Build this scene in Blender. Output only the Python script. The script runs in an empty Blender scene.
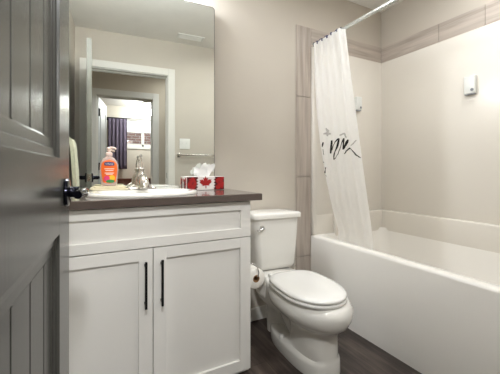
import bpy, bmesh, math, random
from mathutils import Vector, Matrix
random.seed(7)
SC = bpy.context.scene
C = SC.collection
PI = math.pi

# ------------------------------------------------------------------ camera, world, lights, exposure
H = 1.037
cam_data = bpy.data.cameras.new('camera')
cam = bpy.data.objects.new('camera', cam_data); C.objects.link(cam)
cam.location = (0, 0, H)
cam.rotation_euler = (PI/2, 0, -math.radians(27.84))
cam_data.sensor_width = 36
cam_data.lens = 36*301.05/500
cam_data.shift_y = -(187-169.8)/500
cam_data.clip_start = 0.02
SC.camera = cam

world = bpy.data.worlds.new('world'); SC.world = world
world.use_nodes = True
bgn = world.node_tree.nodes['Background']
bgn.inputs[0].default_value = (0.75, 0.85, 1.0, 1); bgn.inputs[1].default_value = 2.6

SC.view_settings.view_transform = 'Standard'
SC.view_settings.look = 'None'
SC.view_settings.exposure = 0.06
SC.view_settings.gamma = 1.0
SC.view_settings.use_curve_mapping = False

def area(name, loc, size, power, col=(1, .95, .88), rot=(0, 0, 0), shape='DISK'):
    l = bpy.data.lights.new(name, 'AREA'); l.shape = shape; l.size = size; l.energy = power; l.color = col
    o = bpy.data.objects.new(name, l); C.objects.link(o); o.location = loc; o.rotation_euler = rot
    return o
area('bathroom_fill_light', (1.30, 0.92, 2.33), .30, 8.5, (.935, .965, .99))  # unseen lamp added to fill the vanity front from the camera side
area('hall_fill_light', (0.85, -0.33, 2.33), .30, 5.2, (.935, .965, .99))  # unseen hall lamp, added as front fill through the doorway
sl = bpy.data.lights.new('hall_fill_spot', 'SPOT'); sl.energy = 101; sl.color = (.95, .975, .99); sl.spot_size = math.radians(60); sl.spot_blend = .6; sl.shadow_soft_size = .10
so = bpy.data.objects.new('hall_fill_spot', sl); C.objects.link(so); so.location = (.04, -.29, 2.30)  # invented spot that brightens the vanity front without lighting the hall wall
so.rotation_euler = (Vector((.22, 1.36, .42))-so.location).to_track_quat('-Z', 'Y').to_euler()
area('tub_fill_light', (1.93, 0.80, 2.42), .12, 4.6, (.935, .965, .99))  # invented downlight, lifts the tub walls
bl_ = bpy.data.lights.new('bedroom_ceiling_lamp_light', 'POINT'); bl_.energy = 55; bl_.color = (.95, .975, .99); bl_.shadow_soft_size = .07
bo_ = bpy.data.objects.new('bedroom_ceiling_lamp_light', bl_); C.objects.link(bo_); bo_.location = (.74, -3.05, 2.26)
VANITY_STRENGTH = 100.0

# ------------------------------------------------------------------ materials
def lin(h):
    if isinstance(h, str):
        h = h.lstrip('#'); v = [int(h[i:i+2], 16)/255 for i in (0, 2, 4)]
    else: v = [x/255 for x in h]
    return tuple(x/12.92 if x <= .04045 else ((x+.055)/1.055)**2.4 for x in v) + (1,)

def mat(name, col, rough=.5, metal=0.0, var=0.0, vscale=(20, 20, 20), bump=0.0, bscale=(200, 200, 200), trans=0.0,
        spec=.5, coat=0.0, emit=0.0, sss=0.0, ior=1.45, alpha=1.0, col2=None, detail=3.0):
    m = bpy.data.materials.new(name); m.use_nodes = True
    nt = m.node_tree; p = nt.nodes['Principled BSDF']
    c = lin(col)
    p.inputs['Base Color'].default_value = c
    p.inputs['Roughness'].default_value = rough
    p.inputs['Metallic'].default_value = metal
    p.inputs['Transmission Weight'].default_value = trans
    p.inputs['Specular IOR Level'].default_value = spec
    p.inputs['Coat Weight'].default_value = coat
    p.inputs['Coat Roughness'].default_value = .08
    p.inputs['IOR'].default_value = ior
    p.inputs['Alpha'].default_value = alpha
    if emit:
        p.inputs['Emission Color'].default_value = c; p.inputs['Emission Strength'].default_value = emit
    tc = nt.nodes.new('ShaderNodeTexCoord')
    if var or col2:
        mp = nt.nodes.new('ShaderNodeMapping'); mp.inputs['Scale'].default_value = vscale
        nt.links.new(tc.outputs['Object'], mp.inputs[0])
        n = nt.nodes.new('ShaderNodeTexNoise'); n.inputs['Scale'].default_value = 1; n.inputs['Detail'].default_value = detail
        nt.links.new(mp.outputs[0], n.inputs[0])
        r = nt.nodes.new('ShaderNodeValToRGB')
        r.color_ramp.elements[0].position = .3; r.color_ramp.elements[1].position = .7
        if col2: a, b = c, lin(col2)
        else:
            a = tuple(x*(1-var) for x in c[:3])+(1,); b = tuple(min(1, x*(1+var)) for x in c[:3])+(1,)
        r.color_ramp.elements[0].color = a; r.color_ramp.elements[1].color = b
        nt.links.new(n.outputs['Fac'], r.inputs[0]); nt.links.new(r.outputs[0], p.inputs['Base Color'])
    if bump:
        mp2 = nt.nodes.new('ShaderNodeMapping'); mp2.inputs['Scale'].default_value = bscale
        nt.links.new(tc.outputs['Object'], mp2.inputs[0])
        n2 = nt.nodes.new('ShaderNodeTexNoise'); n2.inputs['Scale'].default_value = 1
        nt.links.new(mp2.outputs[0], n2.inputs[0])
        b = nt.nodes.new('ShaderNodeBump'); b.inputs['Strength'].default_value = bump; b.inputs['Distance'].default_value = .002
        nt.links.new(n2.outputs['Fac'], b.inputs['Height']); nt.links.new(b.outputs[0], p.inputs['Normal'])
    return m

def floor_material():
    m = bpy.data.materials.new('dark_plank_vinyl'); m.use_nodes = True
    nt = m.node_tree; p = nt.nodes['Principled BSDF']; N = nt.nodes.new; L = nt.links.new
    tc = N('ShaderNodeTexCoord')
    rot = N('ShaderNodeMapping'); rot.inputs['Rotation'].default_value = (0, 0, PI/2); rot.inputs['Location'].default_value = (0.3, .06, 0)
    L(tc.outputs['Object'], rot.inputs[0])
    br = N('ShaderNodeTexBrick'); br.inputs['Scale'].default_value = 1
    br.inputs['Brick Width'].default_value = 1.1; br.inputs['Row Height'].default_value = .15
    br.inputs['Mortar Size'].default_value = .0015; br.offset = .37
    br.inputs['Color1'].default_value = (.25, .25, .25, 1); br.inputs['Color2'].default_value = (.75, .75, .75, 1); br.inputs['Mortar'].default_value = (0, 0, 0, 1)
    L(rot.outputs[0], br.inputs[0])
    mp = N('ShaderNodeMapping'); mp.inputs['Scale'].default_value = (3.2, 42, 1)
    L(rot.outputs[0], mp.inputs[0])
    n = N('ShaderNodeTexNoise'); n.inputs['Scale'].default_value = 1; n.inputs['Detail'].default_value = 6; n.inputs['Roughness'].default_value = .65
    L(mp.outputs[0], n.inputs[0])
    mp3 = N('ShaderNodeMapping'); mp3.inputs['Scale'].default_value = (5, 11, 1); L(rot.outputs[0], mp3.inputs[0])
    n3 = N('ShaderNodeTexNoise'); n3.inputs['Scale'].default_value = 1; n3.inputs['Detail'].default_value = 4; L(mp3.outputs[0], n3.inputs[0])
    mx0 = N('ShaderNodeMixRGB'); mx0.inputs[0].default_value = .45; L(n.outputs['Fac'], mx0.inputs[1]); L(n3.outputs['Fac'], mx0.inputs[2])
    mx = N('ShaderNodeMixRGB'); mx.inputs[0].default_value = .22; L(mx0.outputs[0], mx.inputs[1]); L(br.outputs['Color'], mx.inputs[2])
    r = N('ShaderNodeValToRGB'); e = r.color_ramp.elements
    e[0].position = .30; e[0].color = lin('#181311'); e[1].position = .70; e[1].color = lin('#73655c')
    k = e.new(.47); k.color = lin('#3a312d')
    L(mx.outputs[0], r.inputs[0]); L(r.outputs[0], p.inputs['Base Color'])
    p.inputs['Roughness'].default_value = .42
    b = N('ShaderNodeBump'); b.inputs['Strength'].default_value = .25; b.inputs['Distance'].default_value = .002
    L(n.outputs['Fac'], b.inputs['Height']); L(b.outputs[0], p.inputs['Normal'])
    return m

def tile_material(name, scale):
    m = bpy.data.materials.new(name); m.use_nodes = True
    nt = m.node_tree; p = nt.nodes['Principled BSDF']; N = nt.nodes.new; L = nt.links.new
    tc = N('ShaderNodeTexCoord'); mp = N('ShaderNodeMapping'); mp.inputs['Scale'].default_value = scale
    L(tc.outputs['Object'], mp.inputs[0])
    n = N('ShaderNodeTexNoise'); n.inputs['Scale'].default_value = 1; n.inputs['Detail'].default_value = 5; n.inputs['Distortion'].default_value = .6
    L(mp.outputs[0], n.inputs[0])
    r = N('ShaderNodeValToRGB'); e = r.color_ramp.elements
    e[0].position = .3; e[0].color = lin('#9f9388'); e[1].position = .72; e[1].color = lin('#c6bbb0')
    L(n.outputs['Fac'], r.inputs[0]); L(r.outputs[0], p.inputs['Base Color']); p.inputs['Roughness'].default_value = .4
    return m

def brick_material():
    m = bpy.data.materials.new('red_brick'); m.use_nodes = True
    nt = m.node_tree; p = nt.nodes['Principled BSDF']; N = nt.nodes.new; L = nt.links.new
    tc = N('ShaderNodeTexCoord'); mp = N('ShaderNodeMapping'); mp.inputs['Rotation'].default_value = (PI/2, 0, 0); L(tc.outputs['Object'], mp.inputs[0])
    br = N('ShaderNodeTexBrick'); br.inputs['Scale'].default_value = 1; br.inputs['Brick Width'].default_value = .22; br.inputs['Row Height'].default_value = .08; br.inputs['Mortar Size'].default_value = .01
    br.inputs['Color1'].default_value = lin('#8a5c50'); br.inputs['Color2'].default_value = lin('#a37468'); br.inputs['Mortar'].default_value = lin('#c0b6ae')
    L(mp.outputs[0], br.inputs[0]); L(br.outputs['Color'], p.inputs['Base Color']); p.inputs['Roughness'].default_value = .9
    return m

def glass_material(name, col=(255, 255, 255), rough=0.0, mixf=.12):
    m = bpy.data.materials.new(name); m.use_nodes = True
    nt = m.node_tree; N = nt.nodes.new; L = nt.links.new
    nt.nodes.remove(nt.nodes['Principled BSDF'])
    t = N('ShaderNodeBsdfTransparent'); t.inputs[0].default_value = lin(col)
    g = N('ShaderNodeBsdfGlossy'); g.inputs['Roughness'].default_value = rough
    x = N('ShaderNodeMixShader'); x.inputs[0].default_value = mixf
    L(t.outputs[0], x.inputs[1]); L(g.outputs[0], x.inputs[2]); L(x.outputs[0], nt.nodes['Material Output'].inputs[0])
    return m

def cloth_material(name, col, transl=.35, alpha=0.0, weave=900):
    m = bpy.data.materials.new(name); m.use_nodes = True
    nt = m.node_tree; N = nt.nodes.new; L = nt.links.new
    nt.nodes.remove(nt.nodes['Principled BSDF'])
    d = N('ShaderNodeBsdfDiffuse'); d.inputs[0].default_value = lin(col)
    t = N('ShaderNodeBsdfTranslucent'); t.inputs[0].default_value = lin(col)
    x = N('ShaderNodeMixShader'); x.inputs[0].default_value = transl
    L(d.outputs[0], x.inputs[1]); L(t.outputs[0], x.inputs[2]); out = x.outputs[0]
    tc = N('ShaderNodeTexCoord'); n = N('ShaderNodeTexNoise'); n.inputs['Scale'].default_value = weave; L(tc.outputs['Object'], n.inputs[0])
    b = N('ShaderNodeBump'); b.inputs['Strength'].default_value = .25; b.inputs['Distance'].default_value = .001
    L(n.outputs['Fac'], b.inputs['Height']); L(b.outputs[0], d.inputs['Normal'])
    if alpha:
        tr = N('ShaderNodeBsdfTransparent'); x2 = N('ShaderNodeMixShader'); x2.inputs[0].default_value = alpha
        L(out, x2.inputs[1]); L(tr.outputs[0], x2.inputs[2]); out = x2.outputs[0]
    L(out, nt.nodes['Material Output'].inputs[0])
    return m

M = {}
M['wall'] = mat('beige_wall_paint', '#c6beb2', .85, var=.015, vscale=(3, 3, 3), bump=.12, bscale=(260, 260, 260))
M['hallwall'] = mat('hall_wall_paint', '#cabfae', .85, var=.015, vscale=(3, 3, 3), bump=.1, bscale=(260, 260, 260))
M['bedwall'] = mat('bedroom_wall_paint', '#d2cabd', .85, var=.015, vscale=(3, 3, 3), bump=.1, bscale=(260, 260, 260))
M['ceiling'] = mat('ceiling_paint', '#e9e6e0', .9, var=.02, vscale=(8, 8, 8), bump=.3, bscale=(120, 120, 120))
M['trim'] = mat('white_trim_paint', '#e2dfd8', .35, var=.01, vscale=(4, 4, 4))
M['floor'] = floor_material()
M['carpet'] = mat('beige_carpet', '#a79a89', .95, var=.15, vscale=(150, 150, 150), bump=.6, bscale=(400, 400, 400))
M['tile_v'] = tile_material('taupe_tile_upright', (34, 34, 2.2))
M['tile_x'] = tile_material('taupe_tile_level', (2.2, 34, 34))
M['tile_y'] = tile_material('taupe_tile_side', (34, 2.2, 34))
M['grout'] = mat('pale_grout', '#a89f95', .9, var=.05)
M['acrylic'] = mat('glossy_cream_acrylic', '#e8e2d8', .24, var=.012, vscale=(2, 2, 2), bump=.10, bscale=(9, 9, 9))
M['acrylic_rim'] = mat('glossy_white_acrylic', '#f4f0e9', .26, var=.01, vscale=(2, 2, 2))
M['cabinet'] = mat('cabinet_paint', '#e9e6e0', .42, var=.01, vscale=(3, 3, 3), bump=.03, bscale=(60, 60, 60))
M['counter'] = mat('taupe_counter', '#594e48', .13, coat=.2, var=.08, vscale=(260, 260, 260))
M['porcelain'] = mat('white_porcelain', '#e4e1da', .08, coat=.5, var=.006, vscale=(2, 2, 2))
M['seatplastic'] = mat('white_seat_plastic', '#e3e1dc', .16, coat=.2, var=.006, vscale=(2, 2, 2))
M['chrome'] = mat('polished_chrome', '#d8d8d8', .08, 1.0, var=.02)
M['nickel'] = mat('brushed_nickel', '#c5c0b8', .2, 1.0, var=.03, vscale=(10, 10, 200))
M['black'] = mat('black_metal', '#1b1a1b', .35, .6, var=.08)
M['blackgloss'] = mat('black_gloss_metal', '#1c1c26', .12, .75, var=.08)
M['doorpaint'] = mat('charcoal_door_paint', '#464541', .23, var=.04, vscale=(140, 140, 3), bump=.06, bscale=(180, 180, 4))
M['dooredge'] = mat('door_edge_paint', '#74736a', .4, var=.04, vscale=(40, 40, 3))
M['mirror'] = mat('mirror_silver', '#e9ece7', 0.0, 1.0)
M['mirroredge'] = mat('mirror_edge', '#6f6c66', .4, var=.05)
M['curtain'] = cloth_material('sheer_white_curtain', '#fefdfa', .45, .10)
M['ink'] = mat('black_curtain_print', '#141414', .8, var=.1)
M['inkgrey'] = mat('grey_curtain_print', '#bdbab6', .9, var=.1)
M['whiteplastic'] = mat('white_plastic', '#ecebe6', .35, var=.01)
M['paleplastic'] = mat('pale_grey_plastic', '#e4e5e1', .3, var=.01)
M['greyplastic'] = mat('grey_plastic', '#8f9296', .4, var=.02)
M['rod'] = mat('satin_rod', '#d9dcd8', .25, .7, var=.02)
M['navy'] = mat('navy_plastic', '#33355c', .4, var=.05)
M['paper'] = mat('toilet_paper', '#efebe3', .95, var=.02, vscale=(80, 80, 80), bump=.3, bscale=(300, 300, 300))
M['cardboard'] = mat('cardboard', '#9a7550', .9, var=.1, vscale=(60, 60, 60))
M['tissue'] = cloth_material('white_tissue', '#f7f6f4', .35)
M['carton'] = mat('tissue_carton', '#efe9e6', .45, var=.02)
M['red'] = mat('maple_red', '#a51618', .5, var=.18, vscale=(90, 90, 90))
M['darkred'] = mat('dark_leaf_red', '#570c10', .5, var=.3, vscale=(120, 120, 120))
M['brightred'] = mat('bright_leaf_red', '#a81e1b', .5, var=.2, vscale=(120, 120, 120))
M['towel'] = mat('cream_towel', '#dedcc4', .95, var=.07, vscale=(70, 70, 70), bump=.9, bscale=(330, 330, 330))
M['washcloth'] = mat('ivory_cloth', '#e0d6b8', .95, var=.05, vscale=(70, 70, 70), bump=.9, bscale=(330, 330, 330))
M['soapliquid'] = mat('peach_liquid_soap', '#f0a888', .12, trans=.35, coat=.5, ior=1.4, var=.04)
M['clearplastic'] = mat('clear_bottle_plastic', '#f1d9cf', .12, trans=.55, coat=.5, ior=1.4)
M['pump'] = mat('blush_pump_plastic', '#ecd3c8', .3, var=.02)
M['orange'] = mat('orange_label', '#ee6a22', .4, var=.05)
M['blue'] = mat('blue_label', '#23336e', .4, var=.05)
M['labelwhite'] = mat('label_white', '#f6eee6', .5, var=.01)
M['pink'] = mat('label_pink', '#dd3d78', .4, var=.08)
M['yellow'] = mat('label_yellow', '#f3bb2c', .4, var=.08)
M['green'] = mat('label_green', '#3b8a4e', .4, var=.1)
M['purplecurtain'] = cloth_material('plum_curtain', '#6a6170', .2, 0, 300)
M['brick'] = brick_material()
M['glass'] = glass_material('window_glass')
M['bulb'] = mat('frosted_lamp_glass', '#f2f8ff', .5, emit=VANITY_STRENGTH)
M['lampglass'] = mat('opal_lamp_glass', '#fff6ea', .4, emit=1.6)
M['bluegreydoor'] = mat('pale_blue_grey_door_paint', '#c4c9cc', .4, var=.01)
M['caulk'] = mat('white_caulk', '#dcd6ca', .6, var=.02)

# ------------------------------------------------------------------ mesh helpers
ORI = {}
class MB:
    def __init__(s): s.bm = bmesh.new(); s.mi = 0
    def _mat(s, faces):
        for f in faces: f.material_index = s.mi
    def box(s, x0, x1, y0, y1, z0, z1, bev=0.0, seg=2):
        b = bmesh.new()
        r = bmesh.ops.create_cube(b, size=1)
        bmesh.ops.scale(b, vec=(abs(x1-x0), abs(y1-y0), abs(z1-z0)), verts=b.verts)
        bmesh.ops.translate(b, vec=((x0+x1)/2, (y0+y1)/2, (z0+z1)/2), verts=b.verts)
        if bev: bmesh.ops.bevel(b, geom=list(b.edges), offset=bev, segments=seg, affect='EDGES', profile=.5)
        s.merge(b); return s
    def merge(s, b, mtx=None):
        if mtx: bmesh.ops.transform(b, matrix=mtx, verts=b.verts)
        mp = {v: s.bm.verts.new(v.co) for v in b.verts}
        for f in b.faces:
            try: g = s.bm.faces.new([mp[v] for v in f.verts]); g.material_index = s.mi; g.smooth = f.smooth
            except ValueError: pass
        b.free()
    def loft(s, rings, closed=True, cap0=True, cap1=True):
        R = [[s.bm.verts.new(p) for p in r] for r in rings]
        n = len(R[0])
        for a, b in zip(R, R[1:]):
            for i in range(n if closed else n-1):
                j = (i+1) % n
                s._mat([s.bm.faces.new((a[i], a[j], b[j], b[i]))])
        if cap0 and closed: s._mat([s.bm.faces.new(list(reversed(R[0])))])
        if cap1 and closed: s._mat([s.bm.faces.new(R[-1])])
        return s
    def tube(s, pts, r, n=12, caps=True):
        pts = [Vector(p) for p in pts]; rr = r if isinstance(r, (list, tuple)) else [r]*len(pts)
        rings = []; up = None
        for i, p in enumerate(pts):
            t = (pts[min(i+1, len(pts)-1)]-pts[max(i-1, 0)]).normalized()
            if up is None:
                up = Vector((0, 0, 1)) if abs(t.z) < .9 else Vector((1, 0, 0))
            a = t.cross(up).normalized(); up = a.cross(t).normalized()
            rings.append([p+(a*math.cos(2*PI*k/n)+up*math.sin(2*PI*k/n))*rr[i] for k in range(n)])
        return s.loft(rings, True, caps, caps)
    def lathe(s, prof, cx=0, cy=0, n=32, axis='Z', sx=1, sy=1, base=0):
        rings = []
        for r, z in prof:
            ring = []
            for k in range(n):
                a = 2*PI*k/n; u, v = r*math.cos(a)*sx, r*math.sin(a)*sy
                if axis == 'Z': ring.append((cx+u, cy+v, base+z))
                elif axis == 'X': ring.append((base+z, cx+u, cy+v))
                else: ring.append((cx+u, base-z, cy+v))
            rings.append(ring)
        return s.loft(rings)
    def grid(s, fn, nu, nv):
        V = [[s.bm.verts.new(fn(i/nu, j/nv)) for j in range(nv+1)] for i in range(nu+1)]
        for i in range(nu):
            for j in range(nv):
                s._mat([s.bm.faces.new((V[i][j], V[i+1][j], V[i+1][j+1], V[i][j+1]))])
        return s
    def poly(s, pts):
        s._mat([s.bm.faces.new([s.bm.verts.new(p) for p in pts])]); return s
    def prism(s, pts, d):
        """closed outline pts (3D) extruded by vector d"""
        d = Vector(d); a = [Vector(p) for p in pts]
        return s.loft([a, [p+d for p in a]])
    def build(s, name, m, parent=None, smooth=False, local=False, subsurf=0, solid=0.0, angle=40):
        bm = s.bm
        bmesh.ops.recalc_face_normals(bm, faces=bm.faces)
        if parent is not None and not local:
            bmesh.ops.translate(bm, vec=-ORI[parent.name], verts=bm.verts)
        me = bpy.data.meshes.new(name); bm.to_mesh(me); bm.free()
        for x in (m if isinstance(m, (list, tuple)) else [m]): me.materials.append(x)
        if smooth:
            me.polygons.foreach_set('use_smooth', [True]*len(me.polygons))
            if angle < 180: me.set_sharp_from_angle(angle=math.radians(angle))
        o = bpy.data.objects.new(name, me); C.objects.link(o)
        if parent is not None: o.parent = parent; ORI[o.name] = ORI[parent.name].copy()
        else: ORI[o.name] = Vector((0, 0, 0))
        if solid:
            md = o.modifiers.new('thickness', 'SOLIDIFY'); md.thickness = solid; md.offset = 0
        if subsurf:
            md = o.modifiers.new('smooth', 'SUBSURF'); md.levels = subsurf; md.render_levels = subsurf
        return o

def tag(o, label, cat, group=None):
    o['label'] = label; o['category'] = cat
    if group: o['group'] = group
    return o
def thing(name, loc, label, cat, group=None, rz=0):
    o = bpy.data.objects.new(name, None); C.objects.link(o); o.empty_display_size = .05
    o.location = loc; o.rotation_euler = (0, 0, rz); ORI[o.name] = Vector(loc)
    return tag(o, label, cat, group)
def root_at(o, loc):
    """move the origin of a top-level mesh to its base"""
    v = Vector(loc); o.data.transform(Matrix.Translation(-v)); o.location = v; ORI[o.name] = v
    return o
def struct(o): o['kind'] = 'structure'; return o

def rrect(x0, x1, y0, y1, z, r, n=6):
    pts = []
    for cx, cy, a0 in ((x1-r, y1-r, 0), (x0+r, y1-r, PI/2), (x0+r, y0+r, PI), (x1-r, y0+r, 3*PI/2)):
        for k in range(n+1):
            a = a0+PI/2*k/n; pts.append((cx+r*math.cos(a), cy+r*math.sin(a), z))
    return pts

# ------------------------------------------------------------------ the setting
XL, XR, YB, YF, ZC = -.26, 2.285, 1.825, .24, 2.437
FW0 = .13                      # hall side of the door wall
OX0, OX1, OZ = -.152, .628, 2.066   # bathroom doorway
HY = -.75                      # hall face of the bedroom wall
BX0, BX1, BZ = -.14, .563, 2.012      # bedroom doorway
BY = -3.6                      # bedroom far wall
struct(MB().box(-.36, 2.40, .13, 1.93, -.05, 0).build('floor', M['floor']))
struct(MB().box(-2.3, 2.6, -3.75, .13, -.05, 0).build('floor_hall', M['carpet']))
struct(MB().box(-2.3, 2.6, -3.75, 1.93, ZC, ZC+.06).build('ceiling', M['ceiling']))
struct(MB().box(XL-.1, XR+.1, YB, YB+.1, 0, ZC).build('wall_back', M['wall']))
struct(MB().box(XL-.1, XL, YF, YB, 0, ZC).build('wall_left', M['wall']))
struct(MB().box(XR, XR+.1, YF, YB, 0, ZC).build('wall_right', M['wall']))
w = MB(); w.box(-2.2, OX0, FW0, YF, 0, ZC); w.box(OX1, 2.5, FW0, YF, 0, ZC); w.box(OX0, OX1, FW0, YF, OZ, ZC)
struct(w.build('wall_front', M['wall']))
w = MB(); w.box(-2.2, BX0, HY-.11, HY, 0, ZC); w.box(BX1, 2.5, HY-.11, HY, 0, ZC); w.box(BX0, BX1, HY-.11, HY, BZ, ZC)
struct(w.build('wall_hall', M['hallwall']))
struct(MB().box(-2.3, -2.2, BY, FW0, 0, ZC).build('wall_hall_left', M['bedwall']))
struct(MB().box(2.5, 2.6, BY, FW0, 0, ZC).build('wall_hall_right', M['bedwall']))
WX0, WX1, WZ0, WZ1 = .16, 1.20, 1.56, 2.13
w = MB(); w.box(-2.2, WX0, BY-.12, BY, 0, ZC); w.box(WX1, 2.5, BY-.12, BY, 0, ZC); w.box(WX0, WX1, BY-.12, BY, 0, WZ0); w.box(WX0, WX1, BY-.12, BY, WZ1, ZC)
struct(w.build('wall_bedroom', M['bedwall']))

# baseboards
struct(MB().box(.728, 1.345, YB-.013, YB-.0005, 0, .088, .003).build('baseboard_back', M['trim']))
b = MB(); b.box(.728, 1.486, YF+.0005, YF+.013, 0, .088, .003)
struct(b.build('baseboard_front', M['trim']))

# tile strip behind the toilet and border above the surround
def tiles(name, m, boxes):
    t = MB(); 
    for bx in boxes: t.box(*bx, .0012, 1)
    return struct(t.build(name, m))
t0, t1 = YB-.0095, YB-.0005
tiles('trim_1', M['tile_v'], [(1.348, 1.4865, t0, t1, z0, z1) for z0, z1 in ((0, .385), (.388, .985), (.988, 1.585), (1.588, 2.118))])
tiles('trim_2', M['tile_x'], [(x0, x1, t0, t1, 1.976, 2.118) for x0, x1 in ((1.489, 1.86), (1.863, XR-.0115))])
tiles('trim_3', M['tile_y'], [(XR-.0095, XR-.0005, y0, y1, 1.976, 2.118) for y0, y1 in ((YF+.001, .42), (.423, 1.02), (1.023, 1.32), (1.323, YB-.0005))])

# doorway casing in the bathroom, jamb lining, strike plate
def casing(name, x0, x1, z, y0, y1, jy0, jy1, wdt, m=M['trim']):
    c = MB()
    c.box(x0-wdt, x0+.004, y0, y1, 0, z+wdt, .003); c.box(x1-.004, x1+wdt, y0, y1, 0, z+wdt, .003); c.box(x0+.004, x1-.004, y0, y1, z-.004, z+wdt, .003)
    c.box(x0-.0, x0+.012, jy0, jy1, 0, z); c.box(x1-.012, x1, jy0, jy1, 0, z); c.box(x0+.012, x1-.012, jy0, jy1, z-.012, z)
    ym = (jy0+jy1)/2
    c.box(x0+.012, x0+.022, ym-.03, ym+.005, 0, z-.012); c.box(x1-.022, x1-.012, ym-.03, ym+.005, 0, z-.012); c.box(x0+.022, x1-.022, ym-.03, ym+.005, z-.022, z-.012)
    return struct(c.build(name, m))
ca = casing('trim_4', OX0, OX1, OZ, YF+.0005, YF+.016, FW0+.001, YF, .068)
st = MB(); st.box(OX1-.0145, OX1-.0118, YF-.075, YF-.045, .945, 1.005, .002)
struct(st.build('strike_plate', M['black'], ca))
hg = MB()
for z in (.22, 1.06, 1.83):
    hg.box(OX0+.012, OX0+.0145, YF-.065, YF-.002, z-.045, z+.045, .002)
    hg.lathe([(.007, -.045), (.007, .045)], OX0+.012, YF+.012, 12, base=z)
casing('trim_5', BX0, BX1, BZ, HY+.0005, HY+.016, HY-.109, HY, .078)

# ------------------------------------------------------------------ the charcoal door (door_1)
DOOR_A = math.radians(-4.4)
door = bpy.data.objects.new('door_1', None); C.objects.link(door)
door.location = (-.149, .268, .012); door.rotation_euler = (0, 0, DOOR_A); door['kind'] = 'structure'
ORI[door.name] = Vector(door.location)
DW, DH, DT = .755, 2.028, .035
PY0, PY1 = .112, .603
RC = .014                                   # recess of the panels
Z1a, Z1b, Z2a, Z2b = .20, .868, 1.054, 1.90   # openings of lower and upper panel
f = MB()
f.box(0, DT, 0, PY0, 0, DH, .0015, 1); f.box(0, DT, PY1, DW, 0, DH, .0015, 1)
for z0, z1 in ((0, Z1a), (Z1b, Z2a), (Z2b, DH)): f.box(0, DT, PY0, PY1, z0, z1)
dframe = f.build('door_frame', [M['doorpaint']], door, local=True)
e = MB(); e.box(.001, DT-.001, DW-.0005, DW+.0006, .002, DH-.002)
e.build('door_edge', M['dooredge'], door, local=True)
grooves = [.192, .299, .405, .512]
for nm, z0, z1 in (('lower_panel', Z1a, Z1b), ('upper_panel', Z2a, Z2b)):
    p = MB()
    mw, mz = .020, .048
    for side in (1, 0):
        xf = DT if side else 0.0; sg = -1 if side else 1
        def X(d): return xf+sg*d
        # stepped sloping moulding round the opening
        steps = [(0, 0.0), (.05, .006), (.42, .008), (.50, .0115), (.9, .0125), (1, RC)]
        rings = []
        for q, d in steps:
            a, c = mw*q, mz*q
            rings.append([(X(d), PY0+a, z0+c), (X(d), PY1-a, z0+c), (X(d), PY1-a, z1-c), (X(d), PY0+a, z1-c)])
        p.loft(rings, True, False, False)
        # tongue and groove planks
        ys = [PY0+mw]+grooves+[PY1-mw]
        for a, c in zip(ys, ys[1:]):
            g0 = .0048 if a != ys[0] else 0; g1 = .0048 if c != ys[-1] else 0
            sec = [(X(RC), a+g0), (X(RC), c-g1)]
            p.poly([(X(RC), a+g0, z0+mz), (X(RC), c-g1, z0+mz), (X(RC), c-g1, z1-mz), (X(RC), a+g0, z1-mz)])
            for yy, gg in ((a, g0), (c, -g1)):
                if gg:
                    p.poly([(X(RC), yy+gg, z0+mz), (X(RC+.008), yy+gg*.8, z0+mz), (X(RC+.008), yy+gg*.8, z1-mz), (X(RC), yy+gg, z1-mz)])
                    p.poly([(X(RC+.008), yy+gg*.8, z0+mz), (X(RC+.008), yy, z0+mz), (X(RC+.008), yy, z1-mz), (X(RC+.008), yy+gg*.8, z1-mz)])
    p.build(nm, M['doorpaint'], door, local=True)
# lever handle on both faces, latch in the edge
hy, hz = .692, .964
for s, xf in ((1, DT), (-1, 0)):
    h = MB()
    h.lathe([(.0, 0), (.036, 0), (.038, .003), (.037, .008), (.030, .011), (.0, .0112)] if s > 0 else [(.0, 0), (.036, 0), (.038, -.003), (.037, -.008), (.030, -.011), (0, -.0112)], hy, hz, 32, axis='X', base=xf)
    ho = h.build('door_handle', M['blackgloss'], door, smooth=True, local=True)
    l = MB()
    l.tube([(xf+s*.011, hy, hz), (xf+s*.024, hy, hz), (xf+s*.036, hy-.003, hz), (xf+s*.043, hy-.014, hz), (xf+s*.045, hy-.04, hz+.001), (xf+s*.044, hy-.08, hz+.002), (xf+s*.041, hy-.112, hz)],
           [.015, .015, .0155, .015, .013, .0115, .010], 16)
    ORI[ho.name] = Vector((0, 0, 0))
    l.build('lever', M['blackgloss'], ho, smooth=True, local=True)
la = MB(); la.box(.005, .030, DW+.0004, DW+.0022, hz-.028, hz+.028, .0005, 1); la.box(.011, .024, DW+.002, DW+.012, hz-.008, hz+.008, .002)
la.build('latch', M['nickel'], door, local=True)
for z in (.21, 1.05, 1.82):
    q = MB(); q.box(-.0004, .030, -.0022, .0004, z-.045, z+.045); q.lathe([(.0065, -.045), (.0065, .045)], -.004, -.003, 12, base=z)
    q.build('hinge', M['black'], door, local=True)

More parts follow.
